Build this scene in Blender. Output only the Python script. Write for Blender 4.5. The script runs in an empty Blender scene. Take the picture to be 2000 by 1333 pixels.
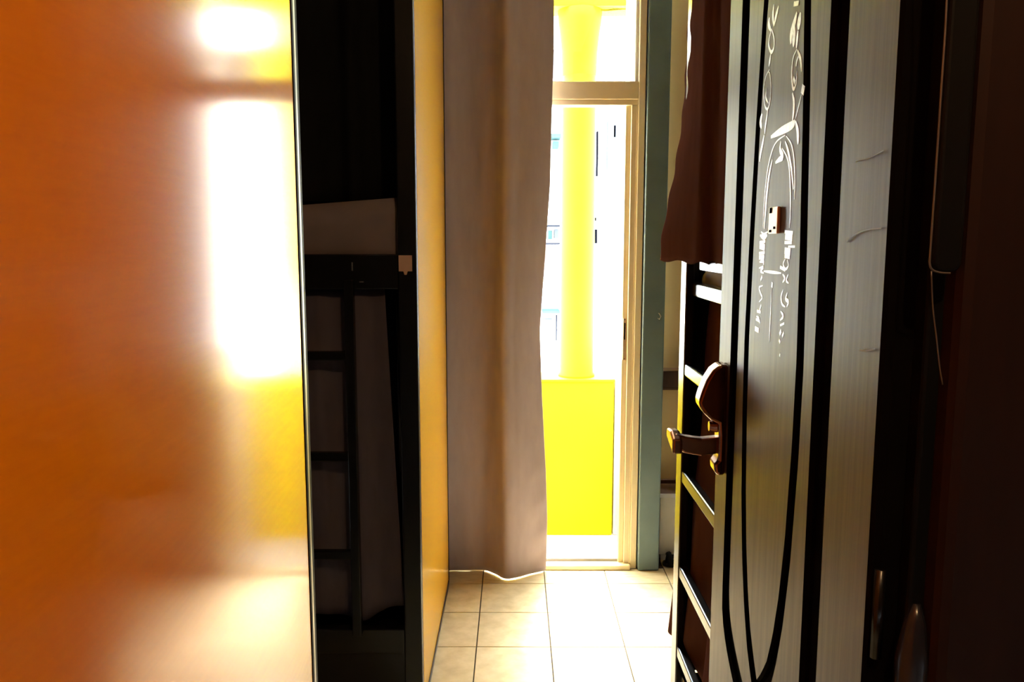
import bpy, math, random
import numpy as np
from mathutils import Vector

random.seed(7)
C = bpy.context.scene.collection
S = bpy.context.scene

# ------------------------------------------------------------------ camera
F = 1556.0                     # focal length in pixels of the 2000 x 1333 frame
PITCH = math.radians(7.18)     # looking slightly down
YAW = math.radians(0.184)
HC = 1.45                      # camera height
cam = bpy.data.cameras.new('camera')
cam.sensor_width = 36.0
cam.lens = 36.0 * F / 2000.0
cam.clip_start = 0.02
cam_o = bpy.data.objects.new('camera', cam)
cam_o.location = (0, 0, HC)
cam_o.rotation_euler = (math.pi / 2 - PITCH, 0, YAW)
C.objects.link(cam_o)
S.camera = cam_o

# ------------------------------------------------------------------ world, sun, exposure
W = bpy.data.worlds.new('sky')
S.world = W
W.use_nodes = True
bg = W.node_tree.nodes['Background']
bg.inputs['Color'].default_value = (0.84, 0.93, 1.0, 1)
bg.inputs['Strength'].default_value = 12.0

sun = bpy.data.lights.new('sun', 'SUN')
sun.energy = 24.0
sun.angle = math.radians(30)      # a hazy sun: soft-edged light on the floor
sun.color = (1.0, 0.96, 0.88)
sun_o = bpy.data.objects.new('sun', sun)
sun_o.rotation_euler = Vector((0.04, -1.0, -1.60)).to_track_quat('-Z', 'Y').to_euler()   # high over the houses opposite, into the balcony
C.objects.link(sun_o)

portal = bpy.data.lights.new('sky_portal', 'AREA')     # only guides the sky light through the balcony doorway
portal.shape = 'RECTANGLE'
portal.size, portal.size_y = 0.86, 2.66
portal.cycles.is_portal = True
portal_o = bpy.data.objects.new('sky_portal', portal)
portal_o.location = (0.14, 3.64, 1.33)
portal_o.rotation_euler = (-math.pi / 2, 0, 0)
C.objects.link(portal_o)

S.view_settings.view_transform = 'Standard'
S.view_settings.look = 'None'
S.view_settings.exposure = 1.6
S.view_settings.gamma = 1.0
S.view_settings.use_curve_mapping = False
S.cycles.use_denoising = True
S.cycles.max_bounces = 9
S.cycles.diffuse_bounces = 6
S.cycles.glossy_bounces = 5
S.cycles.transparent_max_bounces = 12
S.cycles.sample_clamp_indirect = 12.0
S.cycles.use_adaptive_sampling = True
S.cycles.adaptive_threshold = 0.02

# ------------------------------------------------------------------ measuring: pixel -> point on a plane of the room
_f = Vector((-math.sin(YAW) * math.cos(PITCH), math.cos(YAW) * math.cos(PITCH), -math.sin(PITCH)))
_r = Vector((math.cos(YAW), math.sin(YAW), 0))
_u = _r.cross(_f)
CAM = Vector((0, 0, HC))

def ray(px, py):
    return _f * F + _r * (px - 1000.0) - _u * (py - 666.5)

def at(px, py, Y=None, X=None, Z=None):
    d = ray(px, py)
    if Y is not None: t = Y / d.y
    elif X is not None: t = X / d.x
    else: t = (Z - HC) / d.z
    return CAM + d * t

# ------------------------------------------------------------------ materials
M = {}

def nt(name):
    m = bpy.data.materials.new(name)
    m.use_nodes = True
    t = m.node_tree
    b = t.nodes['Principled BSDF']
    return m, t, b

def ramp(t, fac, stops):
    r = t.nodes.new('ShaderNodeValToRGB')
    e = r.color_ramp.elements
    while len(e) < len(stops): e.new(0.5)
    for k, (p, c) in enumerate(stops):
        e[k].position = p
        e[k].color = (c[0], c[1], c[2], 1)
    t.links.new(fac, r.inputs['Fac'])
    return r.outputs['Color']

def noise(t, scale, detail=3.0, stretch=(1, 1, 1), rough=0.5):
    tc = t.nodes.new('ShaderNodeTexCoord')
    mp = t.nodes.new('ShaderNodeMapping')
    mp.inputs['Scale'].default_value = stretch
    n = t.nodes.new('ShaderNodeTexNoise')
    n.inputs['Scale'].default_value = scale
    n.inputs['Detail'].default_value = detail
    n.inputs['Roughness'].default_value = rough
    t.links.new(tc.outputs['Object'], mp.inputs['Vector'])
    t.links.new(mp.outputs['Vector'], n.inputs['Vector'])
    return n.outputs['Fac']

def bump(t, b, h, strength=0.1, dist=0.002):
    bp = t.nodes.new('ShaderNodeBump')
    bp.inputs['Strength'].default_value = strength
    bp.inputs['Distance'].default_value = dist
    t.links.new(h, bp.inputs['Height'])
    t.links.new(bp.outputs['Normal'], b.inputs['Normal'])
    return bp.outputs['Normal']

def mat(name, c1, c2=None, rough=0.5, scale=8.0, stretch=(1, 1, 1), metal=0.0, bump_s=0.0, spec=0.5, lo=0.35, hi=0.65, detail=3.0, dist=0.002, coat=0.0):
    m, t, b = nt(name)
    c2 = c2 or tuple(v * 0.85 for v in c1)
    n = noise(t, scale, detail, stretch)
    t.links.new(ramp(t, n, [(lo, c1), (hi, c2)]), b.inputs['Base Color'])
    b.inputs['Roughness'].default_value = rough
    b.inputs['Metallic'].default_value = metal
    b.inputs['Specular IOR Level'].default_value = spec
    b.inputs['Coat Weight'].default_value = coat
    if bump_s: bump(t, b, n, bump_s, dist)
    M[name] = m
    return m

def cloth(name, c1, c2, trans=0.25, weave=900.0, spec=0.08, sheen=0.06):
    m, t, b = nt(name)
    n = noise(t, 30, 4, (1, 1, 0.3))
    col = ramp(t, n, [(0.3, c1), (0.7, c2)])
    w = noise(t, weave, 1)
    t.links.new(col, b.inputs['Base Color'])
    b.inputs['Roughness'].default_value = 1.0
    b.inputs['Specular IOR Level'].default_value = spec
    b.inputs['Sheen Weight'].default_value = sheen
    b.inputs['Sheen Roughness'].default_value = 0.4
    nrm = bump(t, b, w, 0.25, 0.0006)
    tr = t.nodes.new('ShaderNodeBsdfTranslucent')
    t.links.new(col, tr.inputs['Color'])
    mx = t.nodes.new('ShaderNodeMixShader')
    mx.inputs[0].default_value = trans
    out = t.nodes['Material Output']
    t.links.new(b.outputs[0], mx.inputs[1])
    t.links.new(tr.outputs[0], mx.inputs[2])
    t.links.new(mx.outputs[0], out.inputs['Surface'])
    M[name] = m
    return m

mat('orange_laminate', (0.95, 0.25, 0.004), (0.92, 0.235, 0.004), rough=0.125, scale=14, stretch=(1, 1, 14), detail=4)
M['orange_laminate'].node_tree.nodes['Principled BSDF'].inputs['Specular Tint'].default_value = (1.0, 0.62, 0.25, 1)
mat('amber_laminate', (0.86, 0.44, 0.010), (0.84, 0.42, 0.009), rough=0.20, scale=14, stretch=(1, 1, 14), detail=4)
mat('black_steel', (0.005, 0.005, 0.005), (0.007, 0.006, 0.006), rough=0.27, scale=30)
mat('black_trim', (0.002, 0.002, 0.002), rough=0.6, spec=0.15)
mat('aluminium', (0.42, 0.40, 0.37), rough=0.38, metal=1.0, scale=40, stretch=(1, 1, 0.1))
mat('dark_skirting', (0.025, 0.012, 0.007), rough=0.35)
mat('floor_tile', (0.73, 0.63, 0.43), (0.57, 0.48, 0.30), rough=0.24, scale=16, detail=10, lo=0.36, hi=0.70, bump_s=0.02)
mat('grout', (0.07, 0.05, 0.03), rough=0.9, scale=60)
mat('cream_paint', (0.80, 0.69, 0.44), (0.74, 0.62, 0.38), rough=0.45, scale=5, stretch=(1, 1, 0.3))
mat('cream_wall', (0.74, 0.54, 0.25), (0.70, 0.50, 0.22), rough=0.7, scale=4)
mat('room_wall', (0.55, 0.42, 0.24), (0.50, 0.38, 0.21), rough=0.8, scale=4)
mat('ceiling_paint', (0.62, 0.58, 0.50), rough=0.9, scale=4)
mat('teal_paint', (0.140, 0.205, 0.215), (0.110, 0.165, 0.175), rough=0.38, scale=7, bump_s=0.15, detail=6, lo=0.4, hi=0.75)
mat('yellow_paint', (0.93, 0.82, 0.018), (0.90, 0.79, 0.015), rough=0.8, scale=4, spec=0.1)
mat('cable_sheath', (0.10, 0.085, 0.008), rough=0.8, spec=0.1)
mat('balcony_floor', (0.74, 0.70, 0.64), rough=0.6, scale=10)
mat('outside_white', (0.82, 0.82, 0.82), (0.78, 0.78, 0.79), rough=0.9, scale=3, spec=0.1)
mat('outside_grey', (0.014, 0.015, 0.019), rough=1.0, spec=0.0)
mat('outside_pale', (0.045, 0.050, 0.058), rough=1.0, spec=0.0)
mat('outside_dark', (0.003, 0.003, 0.004), rough=1.0, spec=0.0)
mat('outside_teal', (0.026, 0.050, 0.050), rough=1.0, spec=0.0)
mat('roof_tile', (0.078, 0.066, 0.069), (0.068, 0.056, 0.059), rough=1.0, scale=10, spec=0.0)
mat('brick_pink', (0.070, 0.050, 0.052), (0.10, 0.08, 0.08), rough=1.0, scale=10, spec=0.0)
mat('stone_sill', (0.62, 0.60, 0.58), rough=0.4, scale=14)
mat('brown_wood', (0.085, 0.035, 0.018), (0.06, 0.025, 0.012), rough=0.45, scale=6, stretch=(8, 1, 1))
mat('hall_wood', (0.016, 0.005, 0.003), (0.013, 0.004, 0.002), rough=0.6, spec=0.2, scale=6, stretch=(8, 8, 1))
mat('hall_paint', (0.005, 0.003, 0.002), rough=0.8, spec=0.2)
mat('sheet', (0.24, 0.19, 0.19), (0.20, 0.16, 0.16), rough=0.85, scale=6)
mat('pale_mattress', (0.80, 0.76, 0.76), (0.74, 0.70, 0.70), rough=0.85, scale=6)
mat('tag_plastic', (0.62, 0.40, 0.28), rough=0.5)
mat('white_melamine', (0.70, 0.66, 0.56), rough=0.45)
mat('bronze', (0.36, 0.17, 0.10), (0.26, 0.11, 0.06), rough=0.22, metal=1.0, scale=20)
mat('brass', (0.80, 0.58, 0.36), (0.72, 0.50, 0.30), rough=0.35, metal=0.6, scale=40)
mat('chalk', (0.92, 0.92, 0.93), (0.66, 0.65, 0.65), rough=0.40, metal=0.85, scale=160, lo=0.35, hi=0.7)
mat('black_leather', (0.004, 0.004, 0.004), rough=0.5, scale=120, spec=0.15)
mat('grey_glint_cord', (0.20, 0.19, 0.20), rough=0.4, metal=0.6)
mat('slate_plastic', (0.018, 0.019, 0.028), rough=0.22)
cloth('brown_curtain', (0.39, 0.315, 0.330), (0.355, 0.285, 0.297), trans=0.015)
cloth('bunk_curtain', (0.120, 0.050, 0.038), (0.105, 0.042, 0.032), trans=0.03, spec=0.0, sheen=0.0)
cloth('taupe_curtain', (0.120, 0.098, 0.115), (0.105, 0.085, 0.100), trans=0.03, spec=0.0, sheen=0.0)
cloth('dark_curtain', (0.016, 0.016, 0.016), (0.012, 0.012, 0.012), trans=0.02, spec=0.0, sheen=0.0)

# dark varnished door wood with a streaky grain along its height
m, t, b = nt('door_wood')
g = noise(t, 60, 6, (1, 1, 0.04), 0.65)
g2 = noise(t, 5, 4, (1, 1, 0.5))
mixc = t.nodes.new('ShaderNodeMix'); mixc.data_type = 'RGBA'; mixc.blend_type = 'MULTIPLY'
mixc.inputs[0].default_value = 0.6
t.links.new(ramp(t, g, [(0.35, (0.075, 0.040, 0.022)), (0.65, (0.125, 0.075, 0.045))]), mixc.inputs[6])
t.links.new(ramp(t, g2, [(0.3, (0.75, 0.7, 0.65)), (0.7, (1, 1, 1))]), mixc.inputs[7])
t.links.new(mixc.outputs[2], b.inputs['Base Color'])
b.inputs['Roughness'].default_value = 0.46
b.inputs['Specular IOR Level'].default_value = 0.22
bump(t, b, g, 0.35, 0.0008)
M['door_wood'] = m
mat('door_groove_shade', (0.0025, 0.0016, 0.0012), rough=0.8, spec=0.05)
mat('scratch', (0.30, 0.27, 0.25), rough=0.6, metal=0.2, scale=90)

# window glass: clear, with a mirror-like share by angle
m = bpy.data.materials.new('glass'); m.use_nodes = True
t = m.node_tree; t.nodes.clear()
out = t.nodes.new('ShaderNodeOutputMaterial'); mx = t.nodes.new('ShaderNodeMixShader')
tr = t.nodes.new('ShaderNodeBsdfTransparent'); gl = t.nodes.new('ShaderNodeBsdfGlossy'); fr = t.nodes.new('ShaderNodeFresnel')
tr.inputs['Color'].default_value = (0.96, 0.98, 0.97, 1); gl.inputs['Roughness'].default_value = 0.02; fr.inputs['IOR'].default_value = 1.45
t.links.new(fr.outputs[0], mx.inputs[0]); t.links.new(tr.outputs[0], mx.inputs[1]); t.links.new(gl.outputs[0], mx.inputs[2]); t.links.new(mx.outputs[0], out.inputs['Surface'])
M['glass'] = m

# ------------------------------------------------------------------ mesh building
ORG = {}

def tag(o, label=None, cat=None, group=None, kind=None):
    if label: o['label'] = label
    if cat: o['category'] = cat
    if group: o['group'] = group
    if kind: o['kind'] = kind
    return o

def thing(name, loc, label, cat, rz=0.0, group=None, kind=None):
    o = bpy.data.objects.new(name, None)
    o.empty_display_size = 0.1
    o.location = loc
    o.rotation_euler = (0, 0, rz)
    C.objects.link(o)
    ORG[o.name] = Vector(loc) if rz == 0 else Vector((0, 0, 0))  # turned things are built in their own frame
    return tag(o, label, cat, group, kind)

class MB:
    def __init__(s): s.v, s.f = [], []
    def box(s, x0, x1, y0, y1, z0, z1):
        k = len(s.v)
        s.v += [(x0, y0, z0), (x1, y0, z0), (x1, y1, z0), (x0, y1, z0), (x0, y0, z1), (x1, y0, z1), (x1, y1, z1), (x0, y1, z1)]
        s.f += [(k, k+3, k+2, k+1), (k+4, k+5, k+6, k+7), (k, k+1, k+5, k+4), (k+1, k+2, k+6, k+5), (k+2, k+3, k+7, k+6), (k+3, k, k+4, k+7)]
        return s
    def prism(s, pts, a0, a1, axis='y'):
        """polygon pts (2D) swept from a0 to a1 along an axis; pts are the two other coordinates in xyz order"""
        k, n = len(s.v), len(pts)
        def p(q, a): return {'x': (a, q[0], q[1]), 'y': (q[0], a, q[1]), 'z': (q[0], q[1], a)}[axis]
        s.v += [p(q, a0) for q in pts] + [p(q, a1) for q in pts]
        s.f += [tuple(range(k, k+n)), tuple(range(k+2*n-1, k+n-1, -1))]
        s.f += [(k+i, k+n+i, k+n+(i+1) % n, k+(i+1) % n) for i in range(n)]
        return s
    def tube(s, pts, r, n=8, cap=True):
        pts = [Vector(p) for p in pts]; k = len(s.v); m = len(pts)
        rr = r if isinstance(r, (list, tuple)) else [r] * m
        for i, p in enumerate(pts):
            d = (pts[min(i+1, m-1)] - pts[max(i-1, 0)]).normalized()
            a = d.cross(Vector((0.13, 0.21, 0.97)) if abs(d.z) < 0.9 else Vector((1, 0.1, 0))).normalized()
            c = d.cross(a)
            s.v += [tuple(p + (a * math.cos(2*math.pi*j/n) + c * math.sin(2*math.pi*j/n)) * rr[i]) for j in range(n)]
        for i in range(m-1):
            s.f += [(k+i*n+j, k+i*n+(j+1) % n, k+(i+1)*n+(j+1) % n, k+(i+1)*n+j) for j in range(n)]
        if cap: s.f += [tuple(range(k+n-1, k-1, -1)), tuple(range(k+(m-1)*n, k+m*n))]
        return s
    def lathe(s, prof, cx, cy, n=32):
        k, m = len(s.v), len(prof)
        for r, z in prof:
            s.v += [(cx + r*math.cos(2*math.pi*j/n), cy + r*math.sin(2*math.pi*j/n), z) for j in range(n)]
        for i in range(m-1):
            s.f += [(k+i*n+j, k+i*n+(j+1) % n, k+(i+1)*n+(j+1) % n, k+(i+1)*n+j) for j in range(n)]
        s.f += [tuple(range(k+n-1, k-1, -1)), tuple(range(k+(m-1)*n, k+m*n))]
        return s
    def grid(s, P):
        """P: array rows x cols x 3"""
        k = len(s.v); R, Q = len(P), len(P[0])
        for row in P: s.v += [tuple(p) for p in row]
        s.f += [(k+i*Q+j, k+i*Q+j+1, k+(i+1)*Q+j+1, k+(i+1)*Q+j) for i in range(R-1) for j in range(Q-1)]
        return s
    def ring(s, A, B, y0, y1, ch=0.003, ca=None, cb=None):
        """flat ring between outline A (outer) and B (inner or None), from depth y0 up to y1, chamfered; 2D points are (x, z)"""
        def inset(L, d):
            n = len(L); o = []
            for i in range(n):
                a, c = Vector(L[i-1]), Vector(L[(i+1) % n])
                e = c - a
                nn = Vector((-e.y, e.x)).normalized() if e.length > 1e-9 else Vector((0, 0))
                o.append((L[i][0] + nn.x*d, L[i][1] + nn.y*d))
            return o
        n = len(A); k = len(s.v)
        ca = ch if ca is None else ca
        cb = ch if cb is None else cb
        s.v += [(p[0], y0, p[1]) for p in A] + [(p[0], y1-ca, p[1]) for p in A] + [(p[0], y1, p[1]) for p in inset(A, ca)]
        def band(a, c, flip=False):
            for i in range(n):
                q = (a+i, a+(i+1) % n, c+(i+1) % n, c+i)
                s.f.append(q[::-1] if flip else q)
        band(k, k+n); band(k+n, k+2*n)
        if B is None:
            s.f.append(tuple(range(k+2*n, k+3*n)))
        else:
            h = k+3*n
            s.v += [(p[0], y0, p[1]) for p in B] + [(p[0], y1-cb, p[1]) for p in B] + [(p[0], y1, p[1]) for p in inset(B, -cb)]
            band(h, h+n, True); band(h+n, h+2*n, True)
            band(k+2*n, h+2*n)
        return s
    def build(s, name, material, parent=None, bevel=0.0, smooth=False, world=True, solid=0.0, seg=2):
        me = bpy.data.meshes.new(name)
        org = ORG.get(parent.name, Vector((0, 0, 0))) if parent is not None and world else Vector((0, 0, 0))
        me.from_pydata([(a - org.x, b_ - org.y, c - org.z) for a, b_, c in s.v], [], s.f)
        me.update()
        if smooth: me.polygons.foreach_set('use_smooth', [True] * len(me.polygons))
        me.materials.append(M[material])
        o = bpy.data.objects.new(name, me)
        C.objects.link(o)
        if parent is not None:
            o.parent = parent
            ORG[o.name] = org
        else:
            ORG[o.name] = Vector((0, 0, 0))
        if solid:
            md = o.modifiers.new('solid', 'SOLIDIFY'); md.thickness = solid; md.offset = 0
        if bevel:
            md = o.modifiers.new('bevel', 'BEVEL'); md.width = bevel; md.segments = seg; md.limit_method = 'ANGLE'
        return o

def box(name, material, b, parent=None, bevel=0.002):
    return MB().box(*b).build(name, material, parent, bevel)

def struct(o, label=None):
    return tag(o, label, None, None, 'structure')

def spline(pts, n):
    """Catmull-Rom through points, n samples"""
    P = np.array([tuple(p) for p in pts], float)
    P = np.vstack([2*P[0]-P[1], P, 2*P[-1]-P[-2]])
    m = len(P) - 3
    o = []
    for i in range(n):
        t = i / (n-1) * m
        k = min(int(t), m-1); t -= k
        a, b_, c, d = P[k], P[k+1], P[k+2], P[k+3]
        o.append(0.5 * ((2*b_) + (c-a)*t + (2*a-5*b_+4*c-d)*t*t + (-a+3*b_-3*c+d)*t**3))
    return np.array(o)

# ================================================================== THE ROOM
YB = 3.40            # inner face of the back wall (balcony side)
YO = 3.62            # outer face
XL, XR = -2.40, 2.40
ZC = 2.80
OX0, OX1 = -0.29, 0.545   # balcony doorway in the back wall
OZ = 2.68

# floor slab with separate tiles
flo = struct(MB().box(XL, XR, -1.3, YO, -0.10, -0.008).build('floor', 'grout'), 'cream tiled floor of the dormitory')
TS = 0.267
tile_mesh = []
for k in range(4):
    mb = MB().box(-TS/2+0.0021, TS/2-0.0021, -TS/2+0.0021, TS/2-0.0021, -0.0082, 0.0)
    o = mb.build('floor_tile', 'floor_tile', flo, 0.0012)
    tile_mesh.append(o)
gx0 = at(1065, 1145, Z=0).x - 6*TS
gy0 = at(1100, 1197, Z=0).y - 12*TS
first = list(tile_mesh)
for i in range(0, 13):
    for j in range(0, 14):
        cx, cy = gx0 + (i+0.5)*TS, gy0 + (j+0.5)*TS
        if cx < -1.0 or cx > 1.5 or cy > YB + 0.25 or cy < 0.3: continue
        if cy + TS/2 > YB-0.001 and cx < 0.66: continue
        if first:
            o = first.pop()
        else:
            src = tile_mesh[(i*3+j) % 4]
            o = src.copy(); C.objects.link(o); o.parent = flo
        o.location = (cx, cy, 0)
        o.rotation_euler = (0, 0, math.pi/2 * ((i*7 + j*3) % 4))
# last cut row along the back wall
cut = MB().box(-TS/2+0.0021, TS/2-0.0021, 0, 1, -0.0082, 0.0).build('floor_tile', 'floor_tile', flo)
first = cut
ylast = gy0 + math.floor((YB - 0.001 - gy0)/TS)*TS
for i in range(0, 13):
    cx = gx0 + (i+0.5)*TS
    if cx < -1.0 or cx > 0.66: continue
    if first: o = first; first = None
    else:
        o = cut.copy(); C.objects.link(o); o.parent = flo
    o.location = (cx, ylast+0.0016, 0); o.scale = (1, YB-ylast-0.004, 1)

struct(box('ceiling', 'ceiling_paint', (XL-0.1, XR+0.1, -1.4, YO, ZC, ZC+0.1), bevel=0), 'plain ceiling of the dormitory')
struct(box('wall_left', 'room_wall', (XL-0.1, XL, -1.4, YO, 0, ZC), bevel=0), 'cream side wall behind the bunks')
struct(box('wall_right', 'room_wall', (XR, XR+0.1, -1.4, YO+0.3, 0, ZC), bevel=0), 'cream side wall beyond the far aisle')

PX0, PX1 = at(1256, 470, Y=3.37).x, at(1302, 470, Y=3.37).x    # the teal pillar
wb = MB()
wb.box(XL, OX0, YB, YO, 0, ZC)
wb.box(OX0, OX1, YB, YO, OZ, ZC)
struct(wb.build('wall_back', 'cream_wall'), 'cream balcony-side wall around the balcony doorway')
struct(box('wall_pillar', 'teal_paint', (OX1, PX1, 3.37, YO, 0, ZC), bevel=0.006), 'grey-green painted wall pillar right of the balcony doorway')
YA = 3.64
struct(box('wall_alcove', 'cream_wall', (PX1, XR, YA, YA+0.12, 0, ZC), bevel=0), 'cream wall in the alcove beyond the grey-green pillar')
# hook in the pillar
hk = at(1287, 618, Y=3.362)
MB().tube([(hk.x, 3.372, hk.z+0.012), (hk.x, 3.352, hk.z+0.012), (hk.x+0.006, 3.346, hk.z), (hk.x, 3.352, hk.z-0.012), (hk.x-0.005, 3.358, hk.z-0.008)], 0.0022, 6).build('hook', 'aluminium', bpy.data.objects['wall_pillar'], smooth=True)

# hallway behind the camera and the wall the entry door hangs in
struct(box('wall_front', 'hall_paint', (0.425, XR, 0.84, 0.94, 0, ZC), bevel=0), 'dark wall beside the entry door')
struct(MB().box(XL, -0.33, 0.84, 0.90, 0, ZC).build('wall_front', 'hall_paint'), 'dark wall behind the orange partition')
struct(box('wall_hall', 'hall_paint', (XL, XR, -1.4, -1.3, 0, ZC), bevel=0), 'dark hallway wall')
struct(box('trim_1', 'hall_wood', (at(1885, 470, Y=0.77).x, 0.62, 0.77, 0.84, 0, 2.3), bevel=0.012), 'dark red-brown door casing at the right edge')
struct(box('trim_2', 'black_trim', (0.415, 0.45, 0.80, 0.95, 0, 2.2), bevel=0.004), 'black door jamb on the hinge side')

# ------------------------------------------------------------------ balcony doorway
df = thing('door_1', (0.14, YB, 0), 'cream painted balcony door frame with a fixed glass light above', None, kind='structure')
JX = at(1217, 470, Y=3.43).x
T0, T1 = at(1150, 207, Y=3.42).z, at(1150, 161, Y=3.42).z      # transom bar
TX = at(1246, 80, Y=3.42).x
FO = OX1 - 0.004
box('jamb', 'cream_paint', (TX+0.004, FO, 3.392, 3.47, 0, OZ), df, 0.003)
box('jamb', 'cream_paint', (OX0+0.004, OX0+0.04, 3.392, 3.47, 0, OZ), df, 0.003)
box('door_stop', 'cream_paint', (JX+0.022, TX+0.004, 3.402, 3.46, 0, T0), df, 0.003)
box('door_stop', 'cream_paint', (JX, JX+0.022, 3.416, 3.46, 0, T0), df, 0.003)
mo = MB()
mo.box(JX+0.045, JX+0.049, 3.399, 3.404, 0.02, T0)
mo.box(JX+0.055, JX+0.058, 3.399, 3.404, 0.02, T0)
mo.build('moulding', 'cream_paint', df, 0.001)
box('transom_bar', 'cream_paint', (OX0+0.04, TX+0.004, 3.394, 3.465, T0+0.022, T1), df, 0.004)
box('transom_bead', 'cream_paint', (OX0+0.04, TX+0.004, 3.402, 3.46, T0, T0+0.024), df, 0.004)
box('head', 'cream_paint', (OX0+0.04, TX+0.004, 3.392, 3.47, OZ-0.06, OZ), df, 0.003)
box('glazing_bead', 'outside_white', (TX-0.008, TX+0.004, 3.425, 3.44, T1, OZ-0.06), df, 0.002)
box('glazing_bead', 'outside_white', (OX0+0.04, TX-0.008, 3.425, 3.44, T1, T1+0.006), df, 0.002)
box('pane', 'glass', (OX0+0.04, TX, 3.440, 3.444, T1, OZ-0.06), df, 0)
# strike plate of the door lock
sz0, sz1 = at(1220, 704, Y=3.414).z, at(1220, 622, Y=3.414).z
pl = box('strike_plate', 'brass', (JX+0.004, JX+0.018, 3.412, 3.4165, sz0, sz1), df, 0.001)
box('bolt_slot', 'outside_dark', (JX+0.009, JX+0.014, 3.4112, 3.413, sz0+0.10*0.9, sz1-0.02), pl, 0)
for zz in (sz0+0.006, sz1-0.006):
    MB().tube([(JX+0.011, 3.4125, zz), (JX+0.011, 3.4108, zz)], 0.0022, 8).build('screw', 'outside_dark', pl)
# threshold
box('threshold', 'cream_paint', (OX0, TX+0.004, 3.375, 3.425, -0.002, 0.022), df, 0.004)
box('threshold_step', 'stone_sill', (OX0, JX+0.03, 3.44, 3.62, -0.002, 0.030), df, 0.004)
MB().box(OX0, JX+0.03, 3.425, 3.44, -0.002, 0.012).build('threshold_groove', 'outside_dark', df)

# outer reveal of the doorway
struct(box('trim_3', 'outside_white', (OX1-0.06, OX1, 3.47, YO, 0, OZ), bevel=0.003), 'white outer reveal right of the balcony doorway')

# ------------------------------------------------------------------ balcony
struct(box('balcony_floor', 'balcony_floor', (-1.6, 2.2, YO, 4.05, -0.15, 0.0), bevel=0.004), 'pale balcony floor outside the doorway')
pz = at(1130, 741, Y=3.80).z
pxr = at(1197, 900, Y=3.80).x
pp = thing('balcony_parapet', (0.3, 3.9, 0), 'bright yellow low balcony wall below the round column', 'balcony wall')
box('parapet_wall', 'yellow_paint', (-1.6, pxr, 3.80, 4.0, 0, pz-0.015), pp, 0.006)
box('coping', 'yellow_paint', (-1.6, pxr+0.004, 3.79, 4.01, pz-0.015, pz), pp, 0.005)
struct(box('wall_balcony_pier', 'outside_white', (pxr+0.006, pxr+0.5, 3.80, 4.0, 0, 0.95), bevel=0.006), 'pale pier at the end of the yellow balcony wall')
cxx = at(1128, 500, Y=3.90).x
col = thing('balcony_column', (cxx, 3.90, pz), 'bright yellow round column standing on the balcony wall', 'column')
zc0 = at(1128, 150, Y=3.9).z
zc1 = at(1128, 22, Y=3.9).z
MB().lathe([(0.090, pz), (0.090, pz+0.012), (0.083, pz+0.02), (0.080, zc0-0.05), (0.079, zc0)], cxx, 3.90, 40).build('shaft', 'yellow_paint', col, smooth=True)
MB().lathe([(0.079, zc0), (0.084, zc0+0.10), (0.094, zc1-0.10), (0.102, zc1-0.05), (0.104, zc1)], cxx, 3.90, 40).build('capital', 'yellow_paint', col, smooth=True)
struct(box('balcony_beam', 'yellow_paint', (-1.6, 2.2, 3.81, 3.99, zc1, zc1+0.16), bevel=0.004), 'yellow beam carried by the balcony column')
c0 = at(1084, 11, Y=3.86); c1 = at(1125, 12, Y=3.86); c2 = at(1175, 20, Y=3.86); c3 = at(1225, 17, Y=3.86)
cp = spline([c0 - Vector((0.4, 0, 0)), c0, c1, c2, c3, c3 + Vector((0.4, 0, 0.02))], 30)
tag(MB().tube([tuple(p) for p in cp], 0.0045, 6).build('overhead_cable', 'cable_sheath', smooth=True), 'thin yellow-tinted cable strung in front of the column head', 'cable')
# outer face of this house, seen only by the light
struct(MB().box(PX1, 2.2, YA+0.12, YA+0.14, 0, 2.9).box(-1.6, OX0, YO, YO+0.02, 0, 2.9).build('wall_facade', 'outside_white'), 'outer facade beside the balcony')

# ------------------------------------------------------------------ houses opposite
YH = 9.0
h = thing('opposite_house', (1.0, YH, -4.0), 'sunlit white house across the street with small windows', 'building')
rz = at(1200, 158, Y=YH).z
box('wall', 'outside_white', (-4, 6, YH, YH+3, -4, rz), h, 0)
def pane(x0, x1, y0, y1, material, name, d=0.06):
    a, c = at(x0, y1, Y=YH), at(x1, y0, Y=YH)
    return box(name, material, (a.x, c.x, YH-d, YH+0.02, a.z, c.z), h, 0.004)
pane(1184, 1203, 238, 336, 'outside_pale', 'shutter')
pane(1197, 1202, 246, 270, 'outside_grey', 'vent_pipe')
pane(1163.5, 1168, 258, 345, 'outside_dark', 'drainpipe')
pane(1160, 1166, 448, 476, 'outside_dark', 'lamp_bracket')
pane(1160, 1164, 425, 432, 'outside_dark', 'lamp_bracket')
pane(1074, 1093, 268, 275, 'outside_teal', 'awning', 0.3)
pane(1078, 1090, 280, 292, 'outside_teal', 'air_conditioner', 0.2)
pane(1080, 1086, 318, 330, 'outside_pale', 'window')
pane(1066, 1092, 440, 444, 'outside_grey', 'balcony_rail', 0.2)
pane(1070, 1078, 450, 468, 'outside_teal', 'window')
pane(1082, 1091, 448, 466, 'outside_pale', 'window')
pane(1064, 1092, 474, 478, 'outside_grey', 'balcony_rail', 0.2)
pane(1062, 1091, 482, 545, 'brick_pink', 'brick_panel')
pane(1058, 1091, 603, 608, 'outside_teal', 'awning', 0.3)
pane(1085, 1088, 615, 665, 'outside_grey', 'drainpipe')
pane(1058, 1078, 622, 646, 'outside_pale', 'grille')
pane(1160, 1184, 541, 547, 'outside_pale', 'ledge')
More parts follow.
